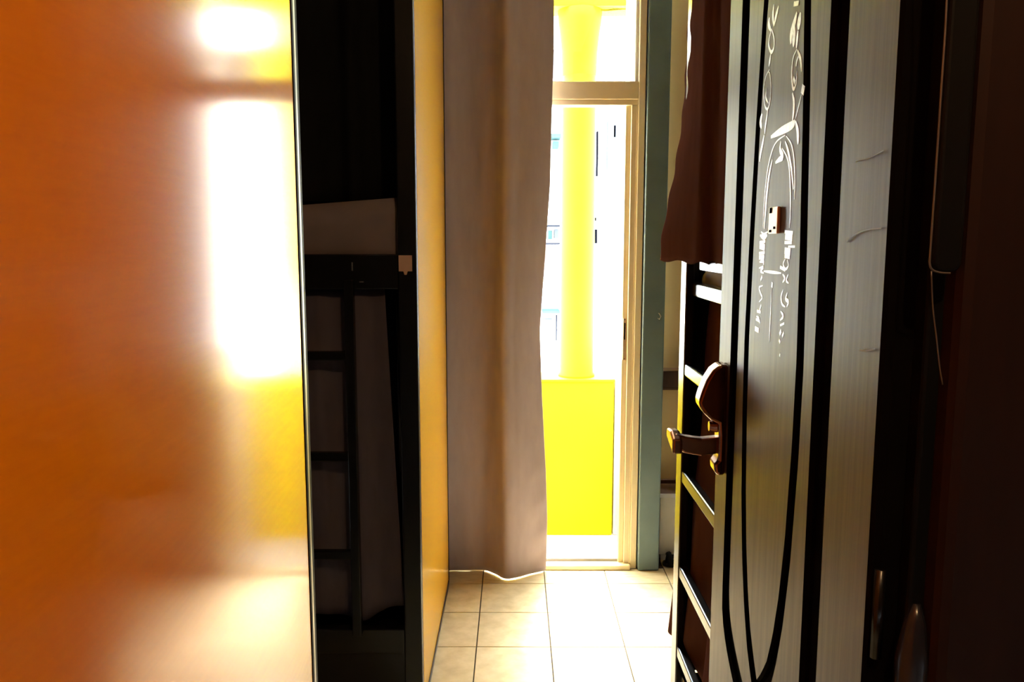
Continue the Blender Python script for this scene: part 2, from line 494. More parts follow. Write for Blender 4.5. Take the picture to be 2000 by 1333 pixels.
# tiled roof of slanting rows
r0, r1 = at(1080, 160, Y=YH-0.35).z, at(1200, 75, Y=YH+1.5).z
nrow = 9
for k in range(nrow):
    a, c = k/nrow, (k+1)/nrow
    y0, y1 = YH-0.35 + a*2.4, YH-0.35 + c*2.4 + 0.06
    z0, z1 = r0 + a*(r1-r0) + 0.03, r0 + c*(r1-r0) + 0.0
    tl = 0.10
    MB().prism([(y0, z0-0.05), (y1, z1-0.05), (y1, z1), (y0, z0)], -4, 6, 'x').build('roof_course', 'roof_tile', h)

# ================================================================== ORANGE PARTITIONS AND LEFT BUNK
XP = -0.280
def partition(name, y0, y1, z1, label, surf, rz=0.0):
    """a laminate board on a dark skirting; built from its far end (local y runs back towards the entry)"""
    p = thing(name, (XP, y1, 0), label, 'partition', rz=rz)
    L = y1 - y0
    def bx(nm, mt_, q, bv): return MB().box(*q).build(nm, mt_, p, bv, world=False)
    bx('panel', surf, (-0.022, 0, -L, 0, 0.018, z1), 0.0015)
    bx('skirting', 'dark_skirting', (-0.024, 0.003, -L, 0, 0.0, 0.02), 0.001)
    return p, bx
ye = -XP * F / (1005 - 585.0)
p1, bx = partition('partition_panel', -0.35, ye, 2.72, 'wide glossy orange partition panel at the left edge, mirroring the balcony light', 'orange_laminate', math.radians(2.4))
bx('edge_seal', 'black_trim', (-0.024, 0.0012, 0, 0.010, 0, 2.72), 0.001)
bx('edge_strip', 'aluminium', (-0.024, 0.0008, 0.010, 0.020, 0, 2.72), 0.001)
bx('edge_post', 'black_trim', (-0.06, -0.001, 0.020, 0.040, 0, 2.72), 0.002)
p2, bx = partition('partition_panel', 2.325, 3.235, 2.72, 'narrow orange partition panel between the dark bunk and the brown curtain', 'amber_laminate')
bx('edge_seal', 'black_trim', (-0.024, 0.002, 0, 0.010, 0, 2.72), 0.001)

YL = 2.285
def lx(px): return at(px, 470, Y=YL).x
bk = thing('bunk_bed', (-1.2, 2.8, 0), 'black steel bunk bed in the shade behind the orange panel', 'bunk bed')
box('post', 'black_steel', (lx(776), lx(813), YL, YL+0.035, 0, 2.74), bk, 0.004)
box('post', 'black_steel', (-2.25, -2.20, YL, YL+0.035, 0, 2.74), bk, 0.004)
box('post', 'black_steel', (lx(776), lx(813)-0.004, 3.18, 3.215, 0, 2.74), bk, 0.004)
box('post', 'black_steel', (-2.25, -2.20, 3.18, 3.215, 0, 2.74), bk, 0.004)
zt, zb = at(700, 497, Y=YL).z, at(700, 566, Y=YL).z
ur = box('upper_rail', 'black_steel', (-2.20, lx(776), YL+0.002, YL+0.032, zb, zt), bk, 0.004)
for (bx, by, dx, dz) in ((688, 521, 0.0016, 0.012), (706, 551, 0.006, 0.0016)):
    q = at(bx, by, Y=YL)
    MB().box(q.x-dx, q.x+dx, YL-0.002, YL+0.003, q.z-dz, q.z+dz).build('bolt', 'aluminium', ur)
box('lower_rail', 'black_steel', (-2.20, lx(776), YL+0.002, YL+0.032, 0.20, 0.28), bk, 0.004)
box('kick_board', 'black_steel', (-2.20, lx(776), YL+0.02, YL+0.035, 0.0, 0.20), bk, 0.003)
box('upper_deck', 'black_steel', (-2.20, lx(776), YL+0.035, 3.18, zb, zb+0.03), bk, 0.003)
box('lower_deck', 'black_steel', (-2.20, lx(776), YL+0.035, 3.18, 0.20, 0.23), bk, 0.003)
box('back_board', 'black_trim', (-2.20, lx(776), 3.19, 3.21, 0.0, 2.72), bk, 0.002)
box('top_rail', 'black_steel', (-2.20, lx(776), YL+0.002, YL+0.032, 2.70, 2.74), bk, 0.004)
# ladder on its long side
la = MB().box(lx(671), lx(690), YL-0.022, YL+0.004, at(680, 1238, Y=YL).z, zb+0.03).build('ladder', 'black_steel', bk, 0.003)
box('ladder_rail', 'black_steel', (lx(671)-0.33, lx(671)-0.30, YL-0.022, YL+0.004, at(680, 1238, Y=YL).z, zb+0.03), la, 0.003)
for yy in (696, 894, 1086):
    q = at(640, yy, Y=YL-0.02)
    box('rung', 'black_steel', (lx(671)-0.30, lx(671)+0.004, YL-0.020, YL+0.002, q.z-0.013, q.z+0.013), la, 0.003)
# grab bar to the right of the curtain
gq = lx(770)
MB().tube([(gq, YL+0.05, at(770, 590, Y=YL).z), (gq, YL+0.05, at(770, 930, Y=YL).z)], 0.006, 8).build('curtain_rod', 'black_steel', bk, smooth=True)
# name tag on the post
tz1, tz0 = at(792, 499, Y=YL).z, at(792, 533, Y=YL).z
ta = at(779, 515, Y=YL).x; tb_ = at(805, 515, Y=YL).x
tm = (ta+tb_)/2
nt_ = MB().prism([(ta, tz1), (tb_, tz1), (tb_, tz0+0.004), (tm+0.006, tz0+0.004), (tm+0.003, tz0-0.006), (tm-0.003, tz0-0.006), (tm-0.006, tz0+0.004), (ta, tz0+0.004)], YL-0.004, YL-0.0005, 'y').build('bed_tag', 'tag_plastic')
tag(nt_, 'small beige plastic tag fixed to the black bunk post', 'tag')

# bedding on the upper bunk
def bumpy(x0, x1, y0, y1, z0, ztop, n=26, m=12, amp=0.006, seed=1, slope=0.0, fold=0.0):
    rng = np.random.RandomState(seed)
    ph = rng.rand(6)*6.28
    rows = []
    for i in range(m+7):
        row = []
        for j in range(n+1):
            u = j/n; x = x0 + (x1-x0)*u
            if i < 6:
                w = i/6
                z = z0 + (ztop-0.018-z0)*w; y = y0 - 0.008*math.sin(w*3.1)
                y += fold*(math.sin(u*34 + w*3 + ph[0])*0.5 + math.sin(u*17-w*4+ph[1]))
            else:
                w = (i-6)/m
                y = y0 + 0.012 + (y1-y0)*w
                z = ztop + amp*(math.sin(u*9+ph[2]) + math.sin(w*8+u*5+ph[3]))*min(1, w*6)
            row.append((x, y, z + slope*(u-0.5)*(1 if i > 2 else i/3)))
        rows.append(row)
    return MB().grid(rows)
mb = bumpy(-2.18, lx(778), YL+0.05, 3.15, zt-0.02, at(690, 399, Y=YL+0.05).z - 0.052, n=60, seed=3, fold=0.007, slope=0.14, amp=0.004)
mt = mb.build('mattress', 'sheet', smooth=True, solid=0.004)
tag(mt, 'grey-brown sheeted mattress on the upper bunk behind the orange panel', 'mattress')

def curtain(name, material, plan_top, plan_bot, ztop, zbot, label, rows=40, cols=90, hem=None, edge=None, wob=0.0, seed=2, thick=0.0018, cat='curtain', group=None, bulge=None):
    """cloth hanging between a plan curve at the top and one at the hem"""
    A, B = spline(plan_top, cols), spline(plan_bot, cols)
    rng = np.random.RandomState(seed); ph = rng.rand(4)*6.28
    P = []
    for i in range(rows+1):
        w = i/rows
        row = []
        for j in range(cols):
            u = j/(cols-1)
            p = A[j]*(1-w) + B[j]*w
            zb_ = zbot + (hem(u) if hem else 0)
            z = ztop + (zb_-ztop)*w
            x, y = p[0], p[1]
            if bulge:
                bx, by = bulge(u, w); x += bx; y += by
            if wob:
                y += wob*math.sin(u*23 + w*9 + ph[0])*math.sin(w*13 + u*7 + ph[1])
            row.append((x, y, z))
        P.append(row)
    o = MB().grid(P).build(name, material, smooth=True, solid=thick)
    tag(o, label, cat, group)
    return o

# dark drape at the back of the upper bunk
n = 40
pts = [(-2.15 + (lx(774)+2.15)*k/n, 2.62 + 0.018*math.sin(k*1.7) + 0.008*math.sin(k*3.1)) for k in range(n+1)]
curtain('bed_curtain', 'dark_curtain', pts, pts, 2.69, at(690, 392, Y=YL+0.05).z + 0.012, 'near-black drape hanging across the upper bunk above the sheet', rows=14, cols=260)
# brown curtain of the lower bunk, behind the ladder
za, zbt = zb-0.002, at(720, 1205, Y=YL+0.05).z
a_ = [lx(v) for v in (560, 606, 640, 690, 716, 744)]
b_ = [lx(v) for v in (540, 604, 645, 690, 724, 772)]
yt = YL+0.042
curtain('bed_curtain', 'taupe_curtain', [(x, yt + dy) for x, dy in zip(a_, (0.02, 0.004, 0.016, 0.004, 0.012, 0.002))],
        [(x, yt + dy) for x, dy in zip(b_, (0.03, 0.0, 0.03, 0.002, 0.03, 0.01))], za, zbt,
        'dark brown curtain of the lower bunk hanging behind the ladder rungs', hem=lambda u: 0.012*math.sin(u*9) + 0.03*max(0, u-0.8)*5, rows=30)

# ================================================================== BALCONY CURTAIN
def fl(px, py, z=0.006):
    q = at(px, py, Z=z); return (q.x, min(q.y, 3.367))
bot = [fl(868, 1118), fl(882, 1114), fl(911, 1107), fl(945, 1110), fl(968, 1122), fl(987, 1131), fl(1012, 1128), fl(1040, 1120), fl(1066, 1112)]
def tp(px, dy): 
    q = at(px, 5, Y=3.26+dy); return (q.x, q.y)
top = [tp(866, 0.0), tp(882, 0.01), tp(908, 0.060), tp(942, 0.125), tp(966, 0.105), tp(987, -0.01), tp(1018, 0.01), tp(1052, 0.03), tp(1083, 0.06)]
ez = np.array([(1081, 0), (1081, 60), (1077, 200), (1074, 330), (1064, 470), (1054, 610), (1058, 740), (1066, 900), (1069, 1000), (1066, 1112)], float)
def edge_shift(w):
    # how far the free edge swings in or out at this height
    yy = w*1112
    want = np.interp(yy, ez[:, 1], ez[:, 0])
    base = 1082 + (1066-1082)*w
    return (want-base)/F*3.3
def bulge(u, w):
    k = max(0.0, (u-0.35)/0.65)
    s = edge_shift(w)*k**1.4
    wr = 0.006*max(0, (u-0.78)/0.22)*max(0, (w-0.62)/0.38)*math.sin(w*95 + u*18)
    return s, wr
zt_c = at(1000, 5, Y=3.27).z
curtain('window_curtain', 'brown_curtain', top, bot, zt_c + 0.0, 0.006,
        'floor-length taupe brown curtain drawn half across the balcony doorway', rows=120, cols=120, bulge=bulge, thick=0.002)
cw = bpy.data.objects['window_curtain']
# the cloth goes on upwards to its rod, out of the picture
me = cw.data
nn = 120
for v in list(me.vertices)[:nn]:
    v.co.z = 2.60
rod = thing('curtain_rod', (0.1, 3.29, 2.61), 'dark curtain rod above the balcony doorway', 'curtain rod')
MB().tube([(-0.34, 3.29, 2.615), (0.62, 3.29, 2.615)], 0.010, 10).build('rod', 'black_steel', rod, smooth=True)
for xx in (-0.30, 0.58):
    MB().box(xx-0.01, xx+0.01, 3.29, 3.37 if xx > 0.5 else 3.40, 2.60, 2.63).build('bracket', 'black_steel', rod)

# ================================================================== ALCOVE FURNITURE
def al(px, py, Y): return at(px, py, Y=Y)
s1, s0 = al(1305, 724, 3.56).z, al(1305, 759, 3.56).z
sh = thing('wall_shelf', (0.9, YA, s0), 'dark brown wooden wall shelf in the alcove beyond the pillar', 'shelf')
box('board', 'brown_wood', (PX1+0.012, 1.5, 3.545, YA-0.001, s0+0.01, s1), sh, 0.003)
box('lower_edge', 'brown_wood', (PX1+0.012, 1.5, 3.55, YA-0.001, s0-0.006, s0+0.008), sh, 0.002)
box('end_bracket', 'black_trim', (PX1+0.004, PX1+0.012, 3.55, YA-0.001, al(1294, 778, 3.55).z, s1+0.01), sh, 0.002)
k1, k0 = al(1305, 965, 3.47).z, 0.02
cb = thing('low_cabinet', (0.9, 3.55, 0), 'low cream-white cabinet with a dark top behind the pillar', 'cabinet')
box('body', 'white_melamine', (PX1+0.02, 1.4, 3.48, YA-0.005, 0.03, k1-0.02), cb, 0.004)
box('top', 'brown_wood', (PX1+0.015, 1.41, 3.472, YA-0.004, k1-0.016, k1), cb, 0.003)
box('edge_band', 'stone_sill', (PX1+0.015, 1.41, 3.465, 3.472, k1-0.018, k1), cb, 0.001)
box('back_board', 'brown_wood', (PX1+0.02, 1.4, YA-0.02, YA-0.003, k1, al(1305, 938, YA-0.02).z), cb, 0.002)
for xx in (PX1+0.03, 1.36):
    box('foot', 'white_melamine', (xx, xx+0.03, 3.49, 3.52, 0, 0.032), cb, 0.002)
dq = al(1310, 1082, 3.44)
sl = thing('slipper', (dq.x+0.03, 3.43, 0), 'small dark slipper on the floor in front of the white cabinet', 'slipper')
MB().prism([(dq.x-0.02+0.05*math.cos(a)+0.03, 3.43+0.028*math.sin(a)) for a in [k*math.pi/8 for k in range(16)]], 0.0, 0.02, 'z').build('sole', 'black_leather', sl, 0.006)
MB().tube([(dq.x-0.01, 3.40, 0.015), (dq.x-0.01, 3.41, 0.045), (dq.x-0.01, 3.43, 0.055), (dq.x-0.01, 3.45, 0.045), (dq.x-0.01, 3.455, 0.015)], 0.012, 8).build('strap', 'black_leather', sl, smooth=True)

# ================================================================== RIGHT BUNK
XB = 0.455
rb = thing('bunk_bed', (1.3, 1.7, 0), 'black steel bunk bed with a ladder behind the open wooden door', 'bunk bed')
box('post', 'black_steel', (XB, XB+0.04, 2.135, 2.185, 0, 2.74), rb, 0.005)
box('post', 'black_steel', (XB, XB+0.04, 1.20, 1.24, 0, 2.74), rb, 0.005)
box('post', 'black_steel', (2.26, 2.30, 2.135, 2.185, 0, 2.74), rb, 0.005)
box('post', 'black_steel', (2.26, 2.30, 1.20, 1.24, 0, 2.74), rb, 0.005)
zu = at(1385, 525, X=XB).z; zl = at(1385, 572, X=XB).z
box('end_rail', 'black_steel', (XB+0.002, XB+0.034, 1.24, 2.135, zl-0.020, zl+0.012), rb, 0.004)
box('end_rail', 'black_steel', (XB+0.002, XB+0.034, 1.24, 1.98, zu-0.008, zu+0.018), rb, 0.004)
box('side_rail', 'black_steel', (XB+0.04, 2.26, 2.14, 2.17, zl-0.02, zu+0.012), rb, 0.004)
box('side_rail', 'black_steel', (XB+0.04, 2.26, 1.21, 1.24, zl-0.02, zu+0.012), rb, 0.004)
box('upper_deck', 'black_steel', (XB+0.034, 2.26, 1.24, 2.135, zl-0.02, zl), rb, 0.003)
box('lower_rail', 'black_steel', (XB+0.002, XB+0.034, 1.24, 2.135, 0.20, 0.27), rb, 0.004)
box('lower_deck', 'black_steel', (XB+0.034, 2.26, 1.24, 2.135, 0.20, 0.23), rb, 0.003)
box('side_board', 'black_trim', (XB+0.04, 2.26, 2.145, 2.155, 0.23, zl-0.02), rb, 0.001)
box('top_rail', 'black_steel', (XB, XB+0.03, 1.24, 2.135, 2.70, 2.74), rb, 0.003)
lad = box('ladder', 'black_steel', (XB-0.012, XB+0.010, 2.062, 2.100, 0.0, zu+0.01), rb, 0.004)
box('ladder_rail', 'black_steel', (XB-0.012, XB+0.010, 1.60, 1.635, 0.0, zu+0.01), lad, 0.004)
for py in (724, 942, 1142, 1315):
    q = at(1346, py, X=XB)
    box('rung', 'black_steel', (XB-0.010, XB+0.012, 1.635, 2.064, q.z-0.016, q.z+0.016), lad, 0.004)
mq = bumpy(1.25, 2.12, XB+0.05, 2.24, zl, zu-0.004, n=30, seed=8, fold=0.003, amp=0.003)
mq.v = [(y, x, z) for x, y, z in mq.v]
tag(mq.build('mattress', 'pale_mattress', smooth=True, solid=0.004), 'pale mattress end showing between the rails of the right bunk', 'mattress')
# upper curtain
def xb(px, py, Y): return at(px, py, Y=Y).x
y_far = 2.23
zb_u = at(1300, 509, Y=2.2).z
tp_ = [(xb(1347, 0, 2.23), 2.23), (0.455, 2.12), (0.448, 2.0), (0.444, 1.93), (0.458, 1.88), (0.452, 1.75), (0.46, 1.55), (0.45, 1.35)]
bt_ = [(xb(1290, 500, 2.23), 2.23), (0.418, 2.10), (0.430, 1.98), (0.438, 1.90), (0.462, 1.87), (0.452, 1.75), (0.46, 1.55), (0.45, 1.35)]
zt_u = at(1347, 0, Y=2.23).z
eu = np.array([(1346, 0), (1341, 120), (1333, 230), (1318, 330), (1304, 400), (1293, 460), (1289, 505)], float)
def bulge_u(u, w):
    want = np.interp(w*505, eu[:, 1], eu[:, 0]); base = 1347 + (1290-1347)*w
    k = max(0, 1-u/0.4)
    return (want-base)/F*2.23*k + 0.002*math.sin(w*40)*k, 0
curtain('bed_curtain', 'bunk_curtain', tp_, bt_, zt_u, zb_u, 'brown curtain of the upper right bunk flaring out above the ladder', rows=50, cols=120, bulge=bulge_u, hem=lambda u: -0.006*math.sin(u*25)*0.6)
ou = [o for o in bpy.data.objects if o.name.startswith('bed_curtain')][-1]
for v in list(ou.data.vertices)[:120]: v.co.z = 2.69
# lower curtain: one sheet behind the ladder, one swung out round the far post
z_t = zl - 0.022
curtain('bed_curtain', 'bunk_curtain', [(0.500, 2.03), (0.512, 1.95), (0.497, 1.87), (0.51, 1.78), (0.50, 1.6), (0.505, 1.3)],
        [(0.470, 2.09), (0.462, 2.02), (0.492, 1.93), (0.468, 1.84), (0.50, 1.6), (0.505, 1.3)], z_t, at(1345, 1285, X=0.47).z,
        'brown curtain of the lower right bunk hanging behind the ladder rungs', rows=50, cols=90, seed=5,
        bulge=lambda u, w: (0.0, 0.012*math.sin(w*14)*(1-u)), hem=lambda u: 0.03*math.sin(u*11))
zlo = at(1312, 1240, Y=2.23).z
curtain('bed_curtain', 'bunk_curtain', [(0.498, 2.178), (0.53, 2.178), (0.56, 2.176)],
        [(xb(1326, 1244, 2.20), 2.20), (xb(1306, 1238, 2.24), 2.24), (0.47, 2.29)], zl, zlo,
        'brown curtain edge of the lower right bunk swung out beyond its corner post', rows=40, cols=24, seed=6)

# ================================================================== THE OPEN ENTRY DOOR
HX, HY = 0.383, 0.825
FX, FY = 0.4275, 1.650
DW = math.hypot(FX-HX, FY-HY)
TH = math.atan2(FY-HY, FX-HX)
door = thing('door_2', (HX, HY, 0), 'open dark carved wooden entry door with a bronze lever handle', None, rz=TH, kind='structure')
ex = Vector((math.cos(TH), math.sin(TH), 0)); en = Vector((-math.sin(TH), math.cos(TH), 0))
D0 = Vector((HX, HY, 0))
def dl(px, py, off=0.0):
    """pixel -> (along the door, height) on the door face"""
    d = ray(px, py)
    tt = ((D0 + en*off - CAM).dot(en)) / d.dot(en)
    q = CAM + d*tt - D0
    return (q.dot(ex), q.z)
DH = 2.36
YF = 0.0     # the face plane
MB().box(0, DW, -0.040, -0.011, 0.006, DH).build('core', 'door_groove_shade', door, 0.002, world=False)
# lens outline from the visible lower half
SC = 0.428
LENS = np.array([(0.695, 0), (0.72, .028), (0.76, .062), (0.82, .092), (0.90, .118), (1.0, .138), (1.15, .153), (1.28, .157), (1.45, .148), (1.64, .133), (1.82, .113), (1.95, .088), (2.05, .055), (2.12, 0)])
LB, LT = 0.695, 2.12
def hw(z):
    if z <= LB or z >= LT: return 0.0
    return float(np.interp(z, LENS[:, 0], LENS[:, 1]))
def lens_outline(off, n=128):
    """the pointed oval, grown or shrunk about its middle"""
    kx, kz, cz = (0.157+off)/0.157, (0.7125+off*1.7)/0.7125, (LB+LT)/2
    zs = [LB + (LT-LB)*k/(n//2) for k in range(n//2+1)]
    left = [(SC + hw(z)*kx, cz + (z-cz)*kz) for z in zs]             # towards the free edge
    right = [(SC - hw(z)*kx, cz + (z-cz)*kz) for z in zs[::-1]][1:-1]
    return left + right
lens_out, lens_in = lens_outline(0.013), lens_outline(-0.013)
def outer_outline(off, dirs, n):
    hwid, zb_, zt_ = 0.2535 + off, 0.60 - off, 2.28 + off
    cz = 1.33
    o = []
    for (dx, dz) in dirs:
        # rounded-shouldered frame: straight sides that draw in towards the foot and head
        best = None
        lo_, hi_ = 0.0, 3.0
        for _ in range(40):
            md = (lo_+hi_)/2
            x, z = dx*md, dz*md
            H = (cz-zb_) if z < 0 else (zt_-cz)
            v = abs(z)/H
            lim = hwid*(1-max(0, (v-0.78)/0.22)**2.5) if v < 1 else -1
            if abs(x) <= lim: lo_ = md
            else: hi_ = md
        o.append((SC+dx*lo_+0.004, cz+dz*lo_))
    return o
dirs = []
for p in lens_out:
    v = Vector((p[0]-SC, p[1]-1.33)); v.normalize(); dirs.append((v.x, v.y))
oo, oi = outer_outline(0.027, dirs, 0), outer_outline(-0.027, dirs, 0)
# rectangle outline along the same directions, with its corners
def rect_hit(d):
    c = (oo[0][0], 1.33)
    cx, cz = SC+0.004, 1.33
    ts = []
    if d[0] > 1e-9: ts.append((DW-cx)/d[0])
    if d[0] < -1e-9: ts.append((0.0-cx)/d[0])
    if d[1] > 1e-9: ts.append((DH-cz)/d[1])
    if d[1] < -1e-9: ts.append((0.006-cz)/d[1])
    k = min(ts)
    return [cx+d[0]*k, cz+d[1]*k]
rc = [rect_hit(d) for d in dirs]
for (qx, qz) in ((0, 0.006), (DW, 0.006), (DW, DH), (0, DH)):
    k = min(range(len(rc)), key=lambda i: (rc[i][0]-qx)**2 + (rc[i][1]-qz)**2)
    rc[k] = [qx, qz]
fr_ = MB().ring(rc, oo, -0.0115, YF, ca=0.004, cb=0.005).build('frame_panel', 'door_wood', door, world=False)
mid = MB().ring(oi, lens_out, -0.0115, YF+0.001, ca=0.006, cb=0.004).build('middle_panel', 'door_wood', door, world=False)
lens = MB().ring(lens_in, None, -0.0115, YF+0.001, ca=0.004).build('lens_panel', 'door_wood', door, world=False)

# the routed flanks of the boards and the door's edges are blackened to paint in the groove shade
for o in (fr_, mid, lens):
    o.data.materials.append(M['door_groove_shade'])
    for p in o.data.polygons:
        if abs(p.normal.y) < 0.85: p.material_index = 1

# ---- drawing scratched on the lens panel in white
def ribbon(mb, pts, w, taper=False, y=YF+0.0014):
    P = [Vector(dl(*p, off=0.001)) for p in pts]
    if len(P) > 2: P = [Vector(q) for q in spline(P, max(8, len(P)*5))]
    k, n = len(mb.v), len(P)
    for i, p in enumerate(P):
        e = (P[min(i+1, n-1)] - P[max(i-1, 0)])
        e = e.normalized() if e.length > 1e-9 else Vector((0, 1))
        ww = w/2*(1.0 if not taper else 0.35+0.65*math.sin(math.pi*i/(n-1)))
        nn = Vector((-e.y, e.x))*ww
        mb.v += [(p.x+nn.x, y, p.y+nn.y), (p.x-nn.x, y, p.y-nn.y), (p.x+nn.x, y-0.0006, p.y+nn.y), (p.x-nn.x, y-0.0006, p.y-nn.y)]
    for i in range(n-1):
        a, c = k+4*i, k+4*(i+1)
        mb.f += [(a, a+1, c+1, c), (a, c, c+2, a+2), (a+1, a+3, c+3, c+1)]
dr = MB()
# left garland
for pts, w in [
    ([(1512, 8), (1510, 30), (1512, 52)], 0.010), ([(1521, 12), (1516, 32), (1512, 50)], 0.012), ([(1503, 34), (1502, 48), (1506, 60)], 0.012),
    ([(1508, 56), (1503, 74), (1502, 90), (1507, 102), (1512, 92), (1512, 74), (1508, 58)], 0.007), ([(1506, 104), (1504, 118), (1502, 130)], 0.010),
    ([(1503, 136), (1496, 150), (1492, 176), (1494, 205), (1499, 213), (1504, 200), (1506, 170), (1504, 145), (1501, 140)], 0.005),
    ([(1498, 172), (1496, 190), (1501, 202)], 0.006), ([(1500, 212), (1498, 230), (1495, 248), (1494, 262)], 0.009),
    ([(1489, 222), (1486, 238), (1488, 250)], 0.016), ([(1493, 264), (1490, 280), (1486, 300), (1484, 316)], 0.012),
    # right garland
    ([(1556, 2), (1555, 12)], 0.030), ([(1557, 24), (1552, 44), (1546, 66), (1545, 86)], 0.018), ([(1564, 24), (1561, 44), (1560, 58)], 0.020),
    ([(1552, 50), (1551, 72), (1550, 92)], 0.018), ([(1559, 60), (1557, 80), (1556, 94)], 0.012),
    ([(1557, 96), (1550, 112), (1547, 136), (1547, 158), (1550, 174), (1555, 164), (1557, 138)], 0.007), ([(1558, 98), (1564, 116), (1566, 140)], 0.008),
    ([(1563, 104), (1557, 118), (1555, 130)], 0.006), ([(1550, 152), (1553, 162)], 0.008),
    ([(1548, 182), (1551, 200), (1550, 222), (1548, 238)], 0.011), ([(1570, 166), (1567, 184)], 0.016), ([(1566, 184), (1560, 208), (1554, 232)], 0.005),
    # roof bar and arch
    ([(1506, 268), (1526, 256), (1548, 244), (1553, 236)], 0.016), ([(1554, 236), (1558, 254), (1559, 272), (1559, 282)], 0.013),
    ([(1534, 264), (1518, 276), (1508, 296), (1500, 330), (1495, 370), (1492, 410), (1491, 446)], 0.005),
    ([(1509, 312), (1503, 340), (1498, 380), (1495, 420), (1493, 448)], 0.012),
    ([(1536, 266), (1546, 282), (1551, 310), (1553, 350), (1552, 390)], 0.005), ([(1528, 290), (1537, 306), (1542, 330), (1544, 370), (1544, 420), (1542, 446)], 0.006),
    ([(1526, 276), (1524, 292), (1529, 306), (1522, 312), (1515, 318)], 0.012), ([(1534, 276), (1540, 296), (1546, 330), (1550, 370)], 0.009),
    # left column of marks
    ([(1487, 453), (1492, 458), (1500, 453)], 0.006), ([(1485, 460), (1492, 464), (1499, 460)], 0.010), ([(1484, 474), (1495, 472)], 0.006),
    ([(1484, 480), (1494, 484)], 0.013), ([(1483, 495), (1494, 494)], 0.006), ([(1483, 503), (1493, 503)], 0.009), ([(1484, 512), (1491, 510), (1492, 518)], 0.008),
    ([(1483, 524), (1491, 522), (1486, 530), (1492, 534)], 0.006), ([(1489, 540), (1486, 548)], 0.006), ([(1490, 558), (1483, 562), (1486, 574), (1489, 582), (1483, 590)], 0.005),
    ([(1487, 596), (1484, 606)], 0.005), ([(1479, 608), (1486, 610)], 0.006), ([(1478, 618), (1482, 622), (1485, 632)], 0.006), ([(1477, 624), (1484, 628)], 0.005), ([(1475, 642), (1482, 646)], 0.010),
    # right column of marks
    ([(1533, 453), (1549, 455)], 0.006), ([(1534, 462), (1548, 464)], 0.012), ([(1533, 474), (1547, 474)], 0.006), ([(1540, 482), (1553, 482)], 0.004),
    ([(1533, 490), (1544, 492)], 0.012), ([(1533, 500), (1543, 502)], 0.008), ([(1534, 506), (1530, 516), (1534, 526), (1540, 520), (1538, 508)], 0.005), ([(1524, 522), (1534, 528)], 0.006),
    ([(1529, 536), (1533, 544), (1529, 552)], 0.006), ([(1540, 536), (1536, 548), (1541, 554)], 0.005), ([(1530, 566), (1526, 580), (1528, 594), (1534, 600)], 0.006),
    ([(1538, 572), (1535, 584), (1540, 590), (1537, 600)], 0.007), ([(1525, 608), (1530, 618), (1524, 626)], 0.006), ([(1532, 632), (1524, 636)], 0.004), ([(1526, 646), (1523, 654)], 0.008), ([(1531, 650), (1528, 658)], 0.006),
    ([(1522, 664), (1524, 670)], 0.006), ([(1523, 692), (1524, 695)], 0.006),
    # cross bar and stem between the columns
    ([(1492, 530), (1508, 532), (1526, 534)], 0.006), ([(1509, 552), (1508, 562)], 0.010), ([(1507, 566), (1506, 600), (1504, 640), (1503, 668)], 0.0025),
]:
    ribbon(dr, pts, max(0.0032, w*0.82), taper=len(pts) > 2)
dro = dr.build('chalk_drawing', 'chalk', lens, world=False)
dro['label'] = 'white scratched drawing of an arch with garlands and lettering'
# pale scratches on the right-hand board
sc = MB()
ribbon(sc, [(1655, 472), (1672, 458), (1692, 450), (1722, 446)], 0.0014)
ribbon(sc, [(1672, 316), (1700, 308), (1726, 294)], 0.0010)
ribbon(sc, [(1678, 684), (1690, 686), (1710, 682)], 0.0018)
sco = sc.build('scratches', 'scratch', fr_, world=False)

# ---- brass latch plate on the lens panel
pa, pb = dl(1507, 462), dl(1527, 398)
x0, x1, z0, z1 = min(pa[0], pb[0]), max(pa[0], pb[0]), pa[1]+0.004, pb[1]-0.004
lp = MB().box(x0, x1, YF+0.001, YF+0.006, z0, z1).build('latch_plate', 'brass', door, 0.0015, world=False)
lp['label'] = 'small brass latch plate'
xm, zm = (x0+x1)/2, (z0+z1)/2
for (ax, az, w_, h_) in ((0.25, 0.38, 0.12, 0.16), (-0.22, -0.28, 0.10, 0.05), (0.25, -0.40, 0.10, 0.05)):
    dxp, dzp = (x1-x0), (z1-z0)
    MB().box(xm+ax*dxp-w_*dxp, xm+ax*dxp+w_*dxp, YF+0.0055, YF+0.0066, zm+az*dzp-h_*dzp/2-0.001, zm+az*dzp+h_*dzp/2+0.001).build('keyhole' if w_ > 0.11 else 'screw', 'outside_dark', lp, world=False)

# ---- lever handle on its long plate
ph = DW-0.070
def hz(py): return dl(1410, py)[1]
zt1, zb1 = hz(704), hz(922)
zz = lambda f: zb1 + (zt1-zb1)*f
prof = [(0.0, 0.0), (0.012, 0.0), (0.020, 0.02), (0.022, 0.10), (0.014, 0.14), (0.014, 0.36), (0.016, 0.47), (0.030, 0.50), (0.044, 0.56), (0.053, 0.62), (0.056, 0.66), (0.050, 0.76), (0.042, 0.86), (0.030, 0.95), (0.016, 1.0), (0.0, 1.0)]
hp = MB().prism([(YF+a, zz(f)) for a, f in prof], ph-0.026, ph+0.026, 'x').build('handle_plate', 'bronze', door, 0.006, world=False, seg=3)
hp['label'] = 'dark bronze scrolled handle plate'
